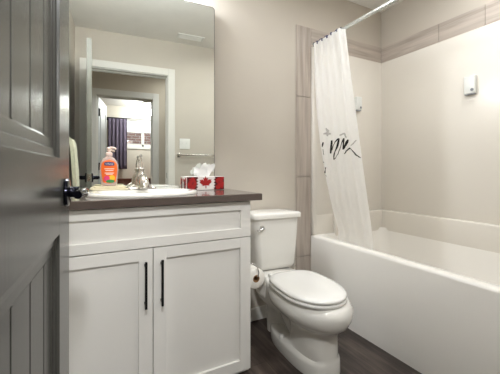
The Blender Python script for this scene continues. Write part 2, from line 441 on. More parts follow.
# ------------------------------------------------------------------ tub and surround (one moulded unit)
AX, RZ = 1.4885, .540
TX1, TY0, TY1 = XR-.0008, YF+.0010, YB-.0010
tub = thing('bathtub', (1.885, 1.03, 0), 'cream white bathtub with plain tall apron and glossy moulded shower walls', 'bathtub')
m = MB()
def ring(a, b, c, d, z, r): return rrect(a, b, c, d, z, r, 8)
m.loft([ring(AX, TX1, TY0, TY1, 0, .004), ring(AX, TX1, TY0, TY1, RZ-.016, .004), ring(AX+.004, TX1-.002, TY0+.002, TY1-.002, RZ-.005, .006), ring(AX+.014, TX1-.006, TY0+.01, TY1-.006, RZ, .012),
        ring(AX+.062, TX1-.040, TY0+.085, TY1-.036, RZ, .07), ring(AX+.072, TX1-.042, TY0+.095, TY1-.038, RZ-.006, .07), ring(AX+.082, TX1-.0455, TY0+.105, TY1-.0455, RZ-.03, .07),
        ring(AX+.11, TX1-.054, TY0+.14, TY1-.08, .30, .08), ring(AX+.13, TX1-.085, TY0+.17, TY1-.15, .19, .10), ring(AX+.18, TX1-.16, TY0+.25, TY1-.27, .16, .12)], True, True, True)
m.build('tub_shell', M['acrylic_rim'], tub, smooth=True, angle=50)
ZT = 1.972
def surround(name, boxes):
    s_ = MB()
    for bx in boxes: s_.box(*bx)
    return s_.build(name, M['acrylic'], tub)
ST = .022; LD = .045; LZ = .690
s_ = MB()
# back wall panel with the upright flange at its front edge
s_.box(AX+.001, AX+.030, TY1-.034, TY1, RZ+.0005, ZT, .006)
s_.box(AX+.026, TX1, TY1-ST, TY1, LZ-.02, ZT, .004)
s_.build('surround_panel', M['acrylic'], tub, smooth=True, angle=50)
s_ = MB(); s_.box(TX1-ST, TX1, TY0, TY1-ST+.002, LZ-.02, ZT, .004); s_.build('surround_panel', M['acrylic'], tub, smooth=True, angle=50)
s_ = MB(); s_.box(AX+.026, TX1, TY0, TY0+ST, LZ-.02, ZT, .004); s_.box(AX+.001, AX+.030, TY0, TY0+.034, RZ+.0005, ZT, .006); s_.build('surround_panel', M['acrylic'], tub, smooth=True, angle=50)
# lower wall band with the ledge on top
s_ = MB()
s_.box(TX1-LD, TX1, TY0, TY1, RZ-.03, LZ, .012, 3)
s_.box(1.70, TX1-.01, TY1-LD, TY1, RZ-.03, LZ, .012, 3); s_.box(AX+.028, 1.72, TY1-ST-.001, TY1, RZ-.03, LZ, .004)
s_.build('ledge', M['acrylic'], tub, smooth=True, angle=50)
# caulk where the surround meets the tile
s_ = MB(); s_.box(AX+.002, TX1, TY1-ST*.9, TY1-.002, ZT-.001, ZT+.0035); s_.box(TX1-ST*.9, TX1-.002, TY0, TY1, ZT-.001, ZT+.0035); s_.build('caulk_bead', M['caulk'], tub)

def dispenser(loc, axis, label):
    x, y, z = loc
    r = thing('soap_dispenser', loc, label, 'dispenser', 'wall soap boxes')
    b = MB()
    if axis == 'X': b.box(x-.030, x, y-.034, y+.034, z-.06, z+.06, .006, 3)
    else: b.box(x-.031, x+.031, y-.030, y, z-.055, z+.055, .006, 3)
    b.build('housing', M['paleplastic'], r, smooth=True)
    b = MB()
    if axis == 'X': b.lathe([(0, 0), (.0095, 0), (.0095, -.004), (0, -.0045)], y-.018, z-.036, 16, axis='X', base=x-.030); b.box(x-.026, x-.004, y-.031, y+.031, z-.066, z-.058, .003)
    else: b.lathe([(0, 0), (.0095, 0), (.0095, .004), (0, .0045)], x+.014, z-.034, 16, axis='Y', base=y-.030); b.box(x-.028, x+.028, y-.026, y-.004, z-.061, z-.053, .003)
    b.build('button', M['greyplastic'], r, smooth=True)
dispenser((TX1-ST-.0008, 1.094, 1.605), 'X', 'small pale grey dispenser box on the long right shower wall')
dispenser((1.955, TY1-ST-.0008, 1.585), 'Y', 'small pale dispenser box on the end shower wall beside the curtain')

# ------------------------------------------------------------------ shower rod, rings, curtain
RX, RZC = 1.520, 1.997
rod = thing('shower_rod', (RX, YB, RZC), 'white metal shower curtain rod spanning above the tub rim', 'shower rod')
r = MB(); r.tube([(RX, YB-.0105, RZC), (RX, YF+.001, RZC)], .0125, 20); r.build('pole', M['rod'], rod, smooth=True)
for y, s in ((YB-.0098, -1), (YF+.0005, 1)):
    q = MB(); q.lathe([(0, 0), (.021, 0), (.021, .006), (.017, .014), (.0145, .03), (0, .03)] if s < 0 else [(0, 0), (.021, 0), (.021, -.006), (.017, -.014), (.0145, -.03), (0, -.03)], RX, RZC, 24, axis='Y', base=y)
    q.build('flange', M['rod'], rod, smooth=True)
CYa, CYb = 1.795, 1.450
NF = 5.4
def cur(s, t):
    z = 1.984+.008*s-1.58*t
    k = min(1, t/.9)
    y0 = CYa+(1.752-CYa)*k; y1 = CYb+(1.385-CYb)*(k**1.05)
    y = y0+(y1-y0)*s
    x = RX-.037+.210*k**(2.3-1.25*s)
    g = min(1, t/.25)
    amp = (.0165-.0105*g)*(.75+.25*math.sin(3.1*s*PI+.7))
    ph = 2*PI*(NF*s+.35*math.sin(2.2*s+.5*k))
    x += amp*math.sin(ph)+.006*g*math.sin(.47*ph+1.5) - .030*s*k
    y += .006*math.sin(ph*2+1.0)*(1-g)
    z += .006*math.sin(ph)*(1-t)-.05*max(0, (s-.84)/.16)*(1-k)
    return Vector((x, min(y, YB-.045), z))
cm = MB(); cm.grid(cur, 150, 70)
curtain = cm.build('shower_curtain', [M['curtain']], None, smooth=True, angle=180)
root_at(curtain, (RX, 1.66, .40))
tag(curtain, 'sheer white shower curtain with black brush script bunched at the tub end', 'shower curtain')
# rings
for i in range(6):
    s = (i+.08)/6.6; p = cur(s, 0)
    q = MB()
    pts = [(RX+.0185*math.cos(a), p.y+.003*math.sin(2*a), RZC-.004+.021*math.sin(a)) for a in [2*PI*k/20 for k in range(21)]]
    q.tube(pts, .0028, 8, True)
    q.box(p.x-.004, p.x+.004, p.y-.005, p.y+.005, p.z-.014, p.z+.006, .001, 1); q.tube([(p.x, p.y, p.z+.004), ((p.x+RX)/2-.006, p.y, RZC-.006), (RX-.0185, p.y, RZC-.002)], .0028, 8)
    o = q.build('curtain_ring', M['navy'], None, smooth=True)
    root_at(o, (RX, p.y, p.z-.012))
    tag(o, 'navy curtain ring ' + ('at the open end of the bunched shower curtain, nearest the camera', 'second from the open end of the shower curtain', 'third from the open end of the shower curtain',
        'third from the tiled wall, over the curtain folds', 'second from the tiled wall on the shower rod', 'closest to the tiled wall on the shower rod')[5-i], 'curtain ring', 'rings along the shower rod')
# brush script on the curtain: strokes (s, t, half width)
def stroke(mb, pts, off=-.0035, n=10):
    P = []
    for (s0, t0, w0), (s1, t1, w1) in zip(pts, pts[1:]):
        for k in range(n):
            q = k/n; P.append((s0+(s1-s0)*q, t0+(t1-t0)*q, w0+(w1-w0)*q))
    P.append(pts[-1])
    L_, R_ = [], []
    for i, (s, t, wd) in enumerate(P):
        c = cur(s, t); a = cur(P[max(i-1, 0)][0], P[max(i-1, 0)][1]); b = cur(P[min(i+1, len(P)-1)][0], P[min(i+1, len(P)-1)][1])
        du = cur(s+.004, t)-cur(s-.004, t); dv = cur(s, t+.004)-cur(s, t-.004)
        nr = du.cross(dv).normalized()
        if nr.x > 0: nr = -nr
        T = (b-a).normalized(); S = T.cross(nr).normalized()
        c = c+nr*abs(off)
        L_.append(c+S*wd); R_.append(c-S*wd)
    for i in range(len(P)-1):
        mb._mat([mb.bm.faces.new([mb.bm.verts.new(v) for v in (L_[i], L_[i+1], R_[i+1], R_[i])])])
#P0 brush script and grey smudges: (across, down, half width) on the cloth
for st in [[(0.33, 0.4667, 0.0065), (0.3267, 0.4733, 0.0069), (0.32, 0.48, 0.0072), (0.3133, 0.4867, 0.0076), (0.3067, 0.4933, 0.008), (0.3, 0.5, 0.0074), (0.2933, 0.5067, 0.0069), (0.2867, 0.5133, 0.0063), (0.28, 0.5233, 0.0058)], [(0.28, 0.5233, 0.0029), (0.2933, 0.5167, 0.0029), (0.3033, 0.51, 0.0029), (0.3167, 0.5067, 0.0029), (0.33, 0.5, 0.0029), (0.3433, 0.4933, 0.0029), (0.3567, 0.49, 0.0029), (0.4, 0.4833, 0.0034), (0.4533, 0.4733, 0.004), (0.4833, 0.47, 0.0045), (0.5067, 0.4667, 0.0051), (0.54, 0.4667, 0.0072), (0.5267, 0.4733, 0.0075), (0.5167, 0.48, 0.0077), (0.5033, 0.4867, 0.008), (0.49, 0.4933, 0.0076), (0.4733, 0.5, 0.0072), (0.4467, 0.5067, 0.0069), (0.41, 0.5133, 0.0065), (0.3767, 0.52, 0.006), (0.3533, 0.5267, 0.0054), (0.3367, 0.5333, 0.0049), (0.3267, 0.54, 0.0043), (0.3233, 0.5467, 0.0036), (0.3167, 0.5533, 0.0029), (0.3533, 0.55, 0.0028), (0.4167, 0.54, 0.0026), (0.4533, 0.5333, 0.0027), (0.4767, 0.53, 0.0027), (0.4933, 0.5233, 0.0028), (0.5067, 0.5167, 0.0028), (0.5233, 0.5133, 0.0029), (0.54, 0.5067, 0.0029), (0.56, 0.5, 0.0032), (0.5767, 0.4933, 0.0035), (0.6033, 0.4833, 0.0038), (0.62, 0.4767, 0.0041), (0.6367, 0.47, 0.0043), (0.6533, 0.4633, 0.0051), (0.6467, 0.4733, 0.0051), (0.64, 0.48, 0.0051), (0.6367, 0.4867, 0.0051), (0.63, 0.4933, 0.0048), (0.62, 0.5033, 0.0046), (0.6133, 0.51, 0.0043), (0.6367, 0.5067, 0.0038), (0.6567, 0.5, 0.0032)], [(0.72, 0.4733, 0.0043), (0.7033, 0.4767, 0.0069), (0.6867, 0.4833, 0.0094), (0.6767, 0.4867, 0.0087), (0.6633, 0.4933, 0.008), (0.65, 0.4967, 0.0072), (0.6333, 0.5067, 0.0043)], [(0.6233, 0.53, 0.0032), (0.6433, 0.5267, 0.0034), (0.66, 0.52, 0.0036), (0.6767, 0.5167, 0.0038), (0.6967, 0.5133, 0.0041), (0.72, 0.51, 0.0043), (0.7567, 0.5133, 0.0043), (0.8033, 0.5167, 0.0043), (0.83, 0.5233, 0.0044), (0.8533, 0.53, 0.0045), (0.87, 0.5367, 0.0046), (0.8967, 0.54, 0.0042), (0.93, 0.5433, 0.0038), (0.9767, 0.5433, 0.0029)], [(0.14, 0.47, 0.0051), (0.1233, 0.48, 0.0065), (0.1067, 0.49, 0.0043)], [(0.1167, 0.5, 0.0023), (0.1167, 0.5067, 0.0023), (0.1167, 0.5167, 0.0023), (0.1167, 0.5267, 0.0023)], [(0.0067, 0.5633, 0.0029), (0.0667, 0.5667, 0.0029)], [(0.1167, 0.5867, 0.0043), (0.1, 0.5933, 0.0058), (0.0867, 0.6, 0.0072), (0.0133, 0.61, 0.0058), (0.0, 0.6167, 0.0043)]]:
    ink = MB(); stroke(ink, st, n=3); ink.build("script_stroke", M["ink"], curtain)
for st in [[(0.25, 0.4067, 0.0058), (0.27, 0.4133, 0.008), (0.2867, 0.42, 0.0101), (0.2767, 0.4267, 0.0092), (0.27, 0.4367, 0.0082), (0.26, 0.4433, 0.0072)], [(0.16, 0.4333, 0.0043), (0.2067, 0.4333, 0.0065), (0.27, 0.43, 0.0087), (0.3033, 0.4333, 0.0072), (0.33, 0.4367, 0.0058)], [(0.9233, 0.4733, 0.0036), (0.9033, 0.4767, 0.0039), (0.8733, 0.4833, 0.0041), (0.85, 0.49, 0.0043), (0.8233, 0.4933, 0.004), (0.7667, 0.5, 0.0036)], [(0.0067, 0.6267, 0.0043), (0.06, 0.6367, 0.0058)], [(0.5667, 0.45, 0.0043), (0.6133, 0.4467, 0.0048), (0.6467, 0.4433, 0.0053), (0.67, 0.4433, 0.0058), (0.6767, 0.4533, 0.0051), (0.6867, 0.4633, 0.0043)]]:
    ink = MB(); stroke(ink, st, -.002, n=3); ink.build("smudge_print", M["inkgrey"], curtain)
#P1

# ------------------------------------------------------------------ vanity cabinet
VF, VT = 1.364, 1.384
van = thing('vanity_cabinet', (.233, 1.60, 0), 'cream painted vanity cabinet with two shaker doors and black bar handles', 'cabinet')
c = MB()
c.box(-.2575, -.2395, VT, YB-.001, 0, .8815); c.box(.706, .724, VT, YB-.001, 0, .8815, .001, 1)
c.box(-.2395, .706, VT+.01, YB-.001, .06, .078); c.box(-.2395, .706, YB-.012, YB-.001, .078, .8815)
c.box(-.2395, .706, VT, VT+.018, .83, .8815); c.box(-.2395, .706, VT, VT+.018, .0, .06); c.box(-.2395, .706, VT, VT+.018, .68, .715); c.box(-.2575, -.244, VF+.004, VT, 0, .8815)
c.build('body', M['cabinet'], van)
def shaker(name, x0, x1, z0, z1, sx, zt, zb):
    s_ = MB(); g = .0009
    s_.box(x0, x0+sx, VF, VT-.0005, z0, z1, g, 1); s_.box(x1-sx, x1, VF, VT-.0005, z0, z1, g, 1)
    s_.box(x0+sx, x1-sx, VF+.0002, VT-.0005, z1-zt, z1, g, 1); s_.box(x0+sx, x1-sx, VF+.0002, VT-.0005, z0, z0+zb, g, 1)
    s_.box(x0+sx-.001, x1-sx+.001, VF+.0115, VT-.002, z0+zb-.001, z1-zt+.001)
    return s_.build(name, M['cabinet'], van)
shaker('false_drawer_front', -.243, .7235, .6985, .8765, .056, .043, .043)
GX = .2405
dl = shaker('door', -.243, GX-.0016, .020, .6935, .058, .050, .054)
dr = shaker('door', GX+.0016, .7235, .020, .6935, .058, .050, .054)
for d_, x in ((dl, .207), (dr, .2755)):
    h = MB(); h.box(x-.005, x+.005, VF-.034, VF-.024, 0.444, .645, .0018, 2)
    for z in (.462, .626): h.box(x-.004, x+.004, VF-.026, VF+.0002, z-.005, z+.005, .001, 1)
    h.build('handle', M['black'], d_)

# ------------------------------------------------------------------ countertop with its sink cut-out
SX, SY, SA, SB = .238, 1.583, .264, .212
CX0, CX1, CY0, CY1, CZ0, CZ1 = XL+.0008, .777, 1.337, YB-.0008, .882, .916
def ell(cx, cy, a, b, z, n=64, p=2.0):
    o = []
    for k in range(n):
        t = 2*PI*k/n; co, si = math.cos(t), math.sin(t)
        o.append((cx+a*math.copysign(abs(co)**(2/p), co), cy+b*math.copysign(abs(si)**(2/p), si), z))
    return o
def rect_like(cx, cy, z, n, i=0.0):
    o = []
    cor = [math.atan2(y-cy, x-cx) % (2*PI) for x, y in ((CX1, CY1), (CX0, CY1), (CX0, CY0), (CX1, CY0))]
    cs = [(CX1-i, CY1-i), (CX0+i, CY1-i), (CX0+i, CY0+i), (CX1-i, CY0+i)]
    for k in range(n):
        t = 2*PI*k/n
        best = None
        for a, p in zip(cor, cs):
            if abs((t-a+PI) % (2*PI)-PI) <= PI/n: best = p
        if best: o.append((best[0], best[1], z)); continue
        co, si = math.cos(t), math.sin(t)
        q = min(((CX1-i-cx)/co if co > 1e-9 else 9), ((CX0+i-cx)/co if co < -1e-9 else 9), ((CY1-i-cy)/si if si > 1e-9 else 9), ((CY0+i-cy)/si if si < -1e-9 else 9))
        o.append((cx+co*q, cy+si*q, z))
    return o
m = MB(); n = 96
hi = (.235, .185)
m.loft([ell(SX, SY, *hi, CZ0, n), rect_like(SX, SY, CZ0, n), rect_like(SX, SY, CZ1-.003, n), rect_like(SX, SY, CZ1, n, .003), ell(SX, SY, *hi, CZ1, n), ell(SX, SY, *hi, CZ0, n)], True, False, False)
bmesh.ops.remove_doubles(m.bm, verts=m.bm.verts, dist=1e-5)
ct = root_at(m.build('countertop', M['counter']), (.26, 1.58, CZ0))
tag(ct, 'taupe brown countertop on the cream vanity cabinet', 'countertop')

# ------------------------------------------------------------------ oval drop-in sink
DZ = .934
sink = thing('sink', (SX, SY, CZ1), 'white oval drop-in sink with raised rim set in the brown countertop', 'sink')
m = MB(); z = CZ1+.0006; by = SY-.046
m.loft([ell(SX, SY, .250, .200, z), ell(SX, SY, SA, SB, z), ell(SX, SY, SA+.001, SB+.001, z+.007), ell(SX, SY, SA-.006, SB-.006, DZ-.003), ell(SX, SY, SA-.016, SB-.014, DZ),
        ell(SX, by, .212, .146, DZ-.001), ell(SX, by, .203, .138, DZ-.007), ell(SX, by, .196, .131, DZ-.022), ell(SX, by, .180, .120, .87), ell(SX, by, .14, .095, .81), ell(SX, by, .06, .05, .785), ell(SX, by, .024, .024, .783),
        ell(SX, by, .024, .024, .770), ell(SX, by, .07, .055, .773), ell(SX, by, .15, .10, .798), ell(SX, by, .19, .128, .86), ell(SX, SY, .228, .178, .905), ell(SX, SY, .232, .182, z), ell(SX, SY, .250, .200, z)], True, False, False)
bmesh.ops.remove_doubles(m.bm, verts=m.bm.verts, dist=1e-5)
m.build('basin', M['porcelain'], sink, smooth=True, angle=60)
d_ = MB(); d_.lathe([(0, -.006), (.023, -.006), (.0235, .001), (.017, .0035), (0, .002)], SX, by, 24, base=.7835); d_.build('drain', M['chrome'], sink, smooth=True)

# ------------------------------------------------------------------ faucet
FX, FY_ = .238, 1.706
fau = thing('faucet', (FX, FY_, DZ), 'brushed nickel single lever faucet on the back rim of the oval sink', 'faucet')
b = MB(); b.loft([rrect(FX-.080, FX+.080, FY_-.025, FY_+.027, DZ+.0004, .024), rrect(FX-.080, FX+.080, FY_-.025, FY_+.027, DZ+.005, .024), rrect(FX-.066, FX+.066, FY_-.020, FY_+.022, DZ+.013, .019), rrect(FX-.040, FX+.040, FY_-.016, FY_+.018, DZ+.028, .015)])
b.build('base_plate', M['nickel'], fau, smooth=True)
b = MB(); b.lathe([(.0, 0), (.036, 0), (.037, .012), (.035, .030), (.030, .048), (.023, .064), (.016, .076), (.013, .083), (.0165, .089), (.018, .094), (.016, .100), (.010, .104), (0, .105)], FX, FY_, 28, base=DZ+.0120)
b.build('body', M['nickel'], fau, smooth=True, angle=60)
b = MB(); b.tube([(FX, FY_-.005, DZ+.040), (FX, FY_-.035, DZ+.054), (FX, FY_-.065, DZ+.056), (FX, FY_-.092, DZ+.046), (FX, FY_-.108, DZ+.028), (FX, FY_-.112, DZ+.010)], [.024, .024, .0245, .0255, .026, .023], 20)
b.build('spout', M['nickel'], fau, smooth=True, angle=60)
b = MB(); b.tube([(FX-.009, FY_, DZ+.114), (FX-.008, FY_+.004, DZ+.135), (FX-.005, FY_+.006, DZ+.158), (FX, FY_+.006, DZ+.170), (FX+.005, FY_+.006, DZ+.158), (FX+.008, FY_+.004, DZ+.135), (FX+.009, FY_, DZ+.114)], [.0042, .0038, .0036, .004, .0036, .0038, .0042], 12)
hd = b.build('lever', M['nickel'], fau, smooth=True, angle=80)
b = MB(); b.lathe([(0, -.009), (.006, -.007), (.0085, 0), (.006, .007), (0, .009)], FX, FY_+.006, 16, base=DZ+.178); b.build('lever_tip', M['chrome'], hd, smooth=True)

# ------------------------------------------------------------------ folded cloth and soap pump
wc = MB()
def clo(u, v):
    x = -.012+.190*u; y = 1.668+.085*v
    return x, y
for k, (zz, ins, dx, dy) in enumerate(((DZ+.0006, 0, 0, 0), (DZ+.0072, .007, -.006, .004), (DZ+.0138, .013, .004, -.002))):
    R = []
    base = rrect(-.004+ins+dx, .176-ins*1.5+dx, 1.664+ins+dy, 1.752-ins+dy, 0, .016)
    def wob(p, e, z): 
        cx, cy = .086, 1.708; a = math.atan2(p[1]-cy, p[0]-cx)
        q = e*(1+.04*math.sin(3*a+k*2)+.03*math.sin(7*a+k))
        return (cx+(p[0]-cx)*q, cy+(p[1]-cy)*q, z+.0004*math.sin(5*a))
    wc.loft([[wob(p, .97, zz) for p in base], [wob(p, 1.0, zz+.0022) for p in base], [wob(p, 1.0, zz+.0046) for p in base], [wob(p, .965, zz+.0064) for p in base]])
o = root_at(wc.build('washcloth', M['washcloth'], None, smooth=True, angle=60), (.086, 1.708, DZ))
tag(o, 'folded ivory washcloth under the orange soap pump beside the sink', 'cloth')

BXc, BYc, BZ0 = .082, 1.704, DZ+.0212
sp = thing('soap_pump', (BXc, BYc, BZ0), 'clear plastic hand soap pump bottle with a bright orange fruit label', 'soap bottle')
BSX, BSZ = 1.13, 1.18
PROF = [(0, .027, .020), (.002, .031, .022), (.010, .033, .0235), (.03, .0345, .0245), (.055, .0375, .026), (.075, .039, .0265), (.092, .038, .026), (.106, .033, .024), (.117, .025, .020), (.124, .017, .0155), (.128, .0135, .0135), (.134, .013, .013)]
PROF = [(z*BSZ, a*BSX, c_*BSX) for z, a, c_ in PROF]
def bw(z):
    for (z0, a0, b0), (z1, a1, b1) in zip(PROF, PROF[1:]):
        if z0 <= z <= z1:
            q = (z-z0)/(z1-z0); return a0+(a1-a0)*q, b0+(b1-b0)*q
    return PROF[-1][1:]
b = MB(); b.loft([ell(BXc, BYc, a, c_, BZ0+z, 40, 2.3) for z, a, c_ in PROF])
b.build('bottle', M['clearplastic'], sp, smooth=True, angle=60)
def onb(x, z, e=.0006):
    a, c_ = bw(z); q = min(.995, abs(x)/a)
    return (BXc+x, BYc-(c_*(1-q**2.3)**(1/2.3))-e, BZ0+z)
def patch(name, outline, m, e, nseg=14, parent=None):
    """label piece: outline list of (x,z) laid on the curved face as horizontal strips"""
    pb = MB()
    zs = sorted(set(p[1] for p in outline)); z0, z1 = zs[0], zs[-1]
    def span(z):
        xs = []
        for (xa, za), (xb, zb) in zip(outline, outline[1:]+outline[:1]):
            if (za <= z < zb) or (zb <= z < za): xs.append(xa+(xb-xa)*(z-za)/(zb-za))
        return (min(xs), max(xs)) if len(xs) > 1 else None
    rows = []; N = 22
    for i in range(N+1):
        s_ = span(z0+(z1-z0)*(.001+.998*i/N))
        if s_: rows.append([pb.bm.verts.new(onb(s_[0]+(s_[1]-s_[0])*k/nseg, z0+(z1-z0)*i/N, e)) for k in range(nseg+1)])
    for r0, r1 in zip(rows, rows[1:]):
        for k in range(nseg): pb._mat([pb.bm.faces.new((r0[k], r0[k+1], r1[k+1], r1[k]))])
    return pb.build(name, m, parent or sp, smooth=True, angle=180)
lab = [(-.026, .016), (-.031, .05), (-.0335, .075), (-.031, .094), (-.022, .107), (0, .113), (.022, .107), (.031, .094), (.0335, .075), (.031, .05), (.026, .016), (0, .010)]
lab = [(x*BSX, z*BSZ) for x, z in lab]
lb = patch('label', lab, M['orange'], .0007)
circ = lambda x, z, r, r2=None: [((x+r*math.cos(2*PI*k/20))*BSX, (z+(r2 or r)*math.sin(2*PI*k/20))*BSZ) for k in range(20)]
patch('fruit_print', circ(-.010, .032, .012), M['pink'], .0012, parent=lb)
patch('fruit_print', circ(.011, .034, .0125), M['yellow'], .0011, parent=lb)
patch('leaf_print', circ(.004, .020, .018, .0075), M['green'], .0015, parent=lb)
patch('logo_print', [(x*BSX, z*BSZ) for x, z in [(-.020, .088), (-.021, .098), (-.016, .1015), (.0, .103), (.016, .1015), (.021, .098), (.020, .088), (0, .0865)]], M['blue'], .0011, parent=lb)
def label_text(body, x, z, size, m, e, name):
    cu = bpy.data.curves.new(name, 'FONT'); cu.body = body; cu.size = size; cu.align_x = 'CENTER'; cu.align_y = 'CENTER'; cu.resolution_u = 2
    to = bpy.data.objects.new(name, cu); C.objects.link(to)
    bpy.context.view_layer.update()
    me = bpy.data.meshes.new_from_object(to.evaluated_get(bpy.context.evaluated_depsgraph_get()))
    bpy.data.objects.remove(to)
    for v in me.vertices: v.co = Vector(onb(x+v.co.x, z+v.co.y, e))-ORI[lb.name]
    me.materials.append(m); o = bpy.data.objects.new(name, me); C.objects.link(o); o.parent = lb
label_text('softsoap', 0, .0948*BSZ, .0112, M['labelwhite'], .0016, 'logo_lettering')
for z, hw in ((.0735, .020), (.0665, .016), (.0555, .019), (.0505, .014)):
    patch('text_line', [(-hw*BSX, z*BSZ-.0015), (-hw*BSX, z*BSZ+.0015), (hw*BSX, z*BSZ+.0015), (hw*BSX, z*BSZ-.0015)], M['labelwhite'], .0012, parent=lb)
b = MB()
b.lathe([(0, 0), (.0155, 0), (.0165, .003), (.0165, .014), (.013, .018), (.006, .019), (.005, .030), (.0085, .031), (.0115, .033), (.0115, .040), (.008, .044), (0, .044)], BXc, BYc, 24, base=BZ0+.1535)
b.tube([(BXc, BYc, BZ0+.1925), (BXc+.012, BYc-.008, BZ0+.1945), (BXc+.027, BYc-.018, BZ0+.1915), (BXc+.030, BYc-.020, BZ0+.1865)], [.007, .0065, .0052, .0042], 12)
b.build('pump', M['pump'], sp, smooth=True, angle=50)

# ------------------------------------------------------------------ tissue box
TX, TYf, TD, TH, TW = .489, 1.711, .069, .080, .236
tb = thing('tissue_box', (TX+TW/2, TYf+TD/2, CZ1), 'red and white tissue box with a maple leaf by the mirror', 'tissue box')
tz = CZ1+.0006
b = MB(); b.box(TX, TX+TW, TYf, TYf+TD, tz, tz+TH, .0015, 1); b.build('carton', M['carton'], tb)
LEAF = [(0, 1.0), (.16, .66), (.38, .78), (.30, .34), (.55, .58), (.62, .44), (.92, .50), (.80, .24), (.95, .12), (.50, -.26), (.56, -.42), (.06, -.36), (.07, -.78)]
LEAF = LEAF+[(-x, z) for x, z in reversed(LEAF[1:])]
def leaf_at(mb, cx, cz, r, rot, e, face='F', clip=None):
    pts = []
    for x, z in LEAF:
        a = x*math.cos(rot)-z*math.sin(rot); c_ = x*math.sin(rot)+z*math.cos(rot)
        a, c_ = cx+r*a, cz+r*c_
        if clip: a = max(clip[0], min(clip[1], a)); c_ = max(clip[2], min(clip[3], c_))
        pts.append((a, c_))
    if face == 'F': V = [mb.bm.verts.new((TX+a, TYf-e, tz+c_)) for a, c_ in pts]
    elif face == 'L': V = [mb.bm.verts.new((TX-e, TYf+TD-a, tz+c_)) for a, c_ in pts]
    c0 = (cx, cz); vc = mb.bm.verts.new((TX+cx, TYf-e, tz+cz) if face == 'F' else (TX-e, TYf+TD-cx, tz+cz))
    for i in range(len(V)): mb._mat([mb.bm.faces.new((V[i], V[(i+1) % len(V)], vc))])
lf = MB(); leaf_at(lf, .116, .042, .041, .04, .0008); lf.build('maple_leaf', M['red'], tb)
rr = random.Random(3)
for x0, x1 in ((.0015, .064), (.172, .2345)):
    q = MB(); N = 9
    edge = [(x1 if x0 < .1 else x0) + (.006*(-1)**i)*(1 if 0 < i < N else 0) for i in range(N+1)]
    far = x0 if x0 < .1 else x1
    V = [(far, .0015)]+[(edge[i], .0015+(TH-.003)*i/N) for i in range(N+1)]+[(far, TH-.0015)]
    cxm = (x0+x1)/2; vs = [q.bm.verts.new((TX+a, TYf-.0006, tz+c_)) for a, c_ in V]; vc = q.bm.verts.new((TX+cxm, TYf-.0006, tz+TH/2))
    for i in range(len(vs)): q._mat([q.bm.faces.new((vs[i], vs[(i+1) % len(vs)], vc))])
    q.build('leaf_print', M['darkred'], tb)
    q = MB()
    for i in range(9):
        q.mi = i % 2
        leaf_at(q, rr.uniform(x0+.012, x1-.012), rr.uniform(.012, TH-.012), rr.uniform(.014, .021), rr.uniform(-2.5, 2.5), .0009+.00012*i, clip=(x0, x1, .002, TH-.002))
    q.build('leaf_print', [M['red'], M['brightred']], tb)
q = MB()
for i in range(9):
    q.mi = i % 3
    leaf_at(q, rr.uniform(.012, TD-.012), rr.uniform(.012, TH-.014), rr.uniform(.013, .020), rr.uniform(-2.5, 2.5), .0007+.00012*i, face='L', clip=(.002, TD-.002, .002, TH-.002))
q.build('leaf_print', [M['red'], M['darkred'], M['brightred']], tb)
ts = MB()
def tis(u, v):
    a = 2*PI*u; cx, cy = TX+.113, TYf+TD/2
    r = .034+.028*v+.012*math.sin(3*a+1.3)*v+.010*math.sin(5*a+4*v)*v
    h = .006+.064*v**.9+.020*v*math.sin(a+2.2)-.05*max(0, v-.66)*2.2*(.5+.5*math.sin(2*a+.8))-.014*math.sin(5*a+.3)*v
    return Vector((cx+r*math.cos(a)*1.05, cy+min(.026, r*.5)*math.sin(a)+.006*math.sin(3*a+5*v)*v*.6, tz+TH-.006+h))
ts.grid(tis, 26, 7); bmesh.ops.remove_doubles(ts.bm, verts=ts.bm.verts, dist=1e-5)
o = ts.build('tissue', M['tissue'], tb, smooth=True, angle=18)

# ------------------------------------------------------------------ mirror
DM = math.radians(2.2); mdir = Vector((math.cos(DM), -math.sin(DM), 0)); mn = Vector((-math.sin(DM), -math.cos(DM), 0))
P0 = Vector((-.257, 1.8165, 0)); MWd, MZ0, MZ1 = .946, .9185, 2.058
mir = thing('mirror', (.21, 1.815, MZ0), 'large frameless mirror with rounded top corners above the vanity', 'mirror')
out = [p for p in rrect(0, MWd, MZ0, MZ1, 0, .018, 6)]
fr = [P0+mdir*p[0]+Vector((0, 0, p[1])) for p in out]
bk = [Vector((p.x, YB-.0006, p.z)) for p in fr]
b = MB(); b.loft([fr, bk], True, False, True); b.build('backing', M['mirroredge'], mir)
b = MB(); inn = [P0+mn*.0006+mdir*p[0]+Vector((0, 0, p[1])) for p in rrect(.0015, MWd-.003, MZ0+.0015, MZ1-.003, 0, .016, 6)]
b.poly(inn); b.build('mirror_glass', M['mirror'], mir)

# ------------------------------------------------------------------ vanity lamp above the mirror
vl = thing('vanity_light', (.23, YB, 2.20), 'three globe vanity light on the wall above the mirror', 'wall lamp')
b = MB(); b.box(-.02, .48, YB-.022, YB-.0006, 2.17, 2.25, .006, 3); b.build('backplate', M['nickel'], vl, smooth=True)
for x in (.05, .23, .41):
    b = MB(); b.tube([(x, YB-.02, 2.21), (x, YB-.07, 2.215), (x, YB-.098, 2.235), (x, YB-.098, 2.255)], .008, 12); b.lathe([(0, 0), (.03, 0), (.034, .012), (.018, .024), (0, .024)], x, YB-.098, 20, base=2.236)
    ar = b.build('arm', M['nickel'], vl, smooth=True)
    b = MB(); b.lathe([(.0, -.056), (.022, -.054), (.042, -.042), (.054, -.022), (.058, 0), (.054, .022), (.042, .042), (.026, .052), (0, .054)], x, YB-.098, 28, base=2.186)
    b.build('lamp_globe', M['bulb'], ar, smooth=True, angle=180)

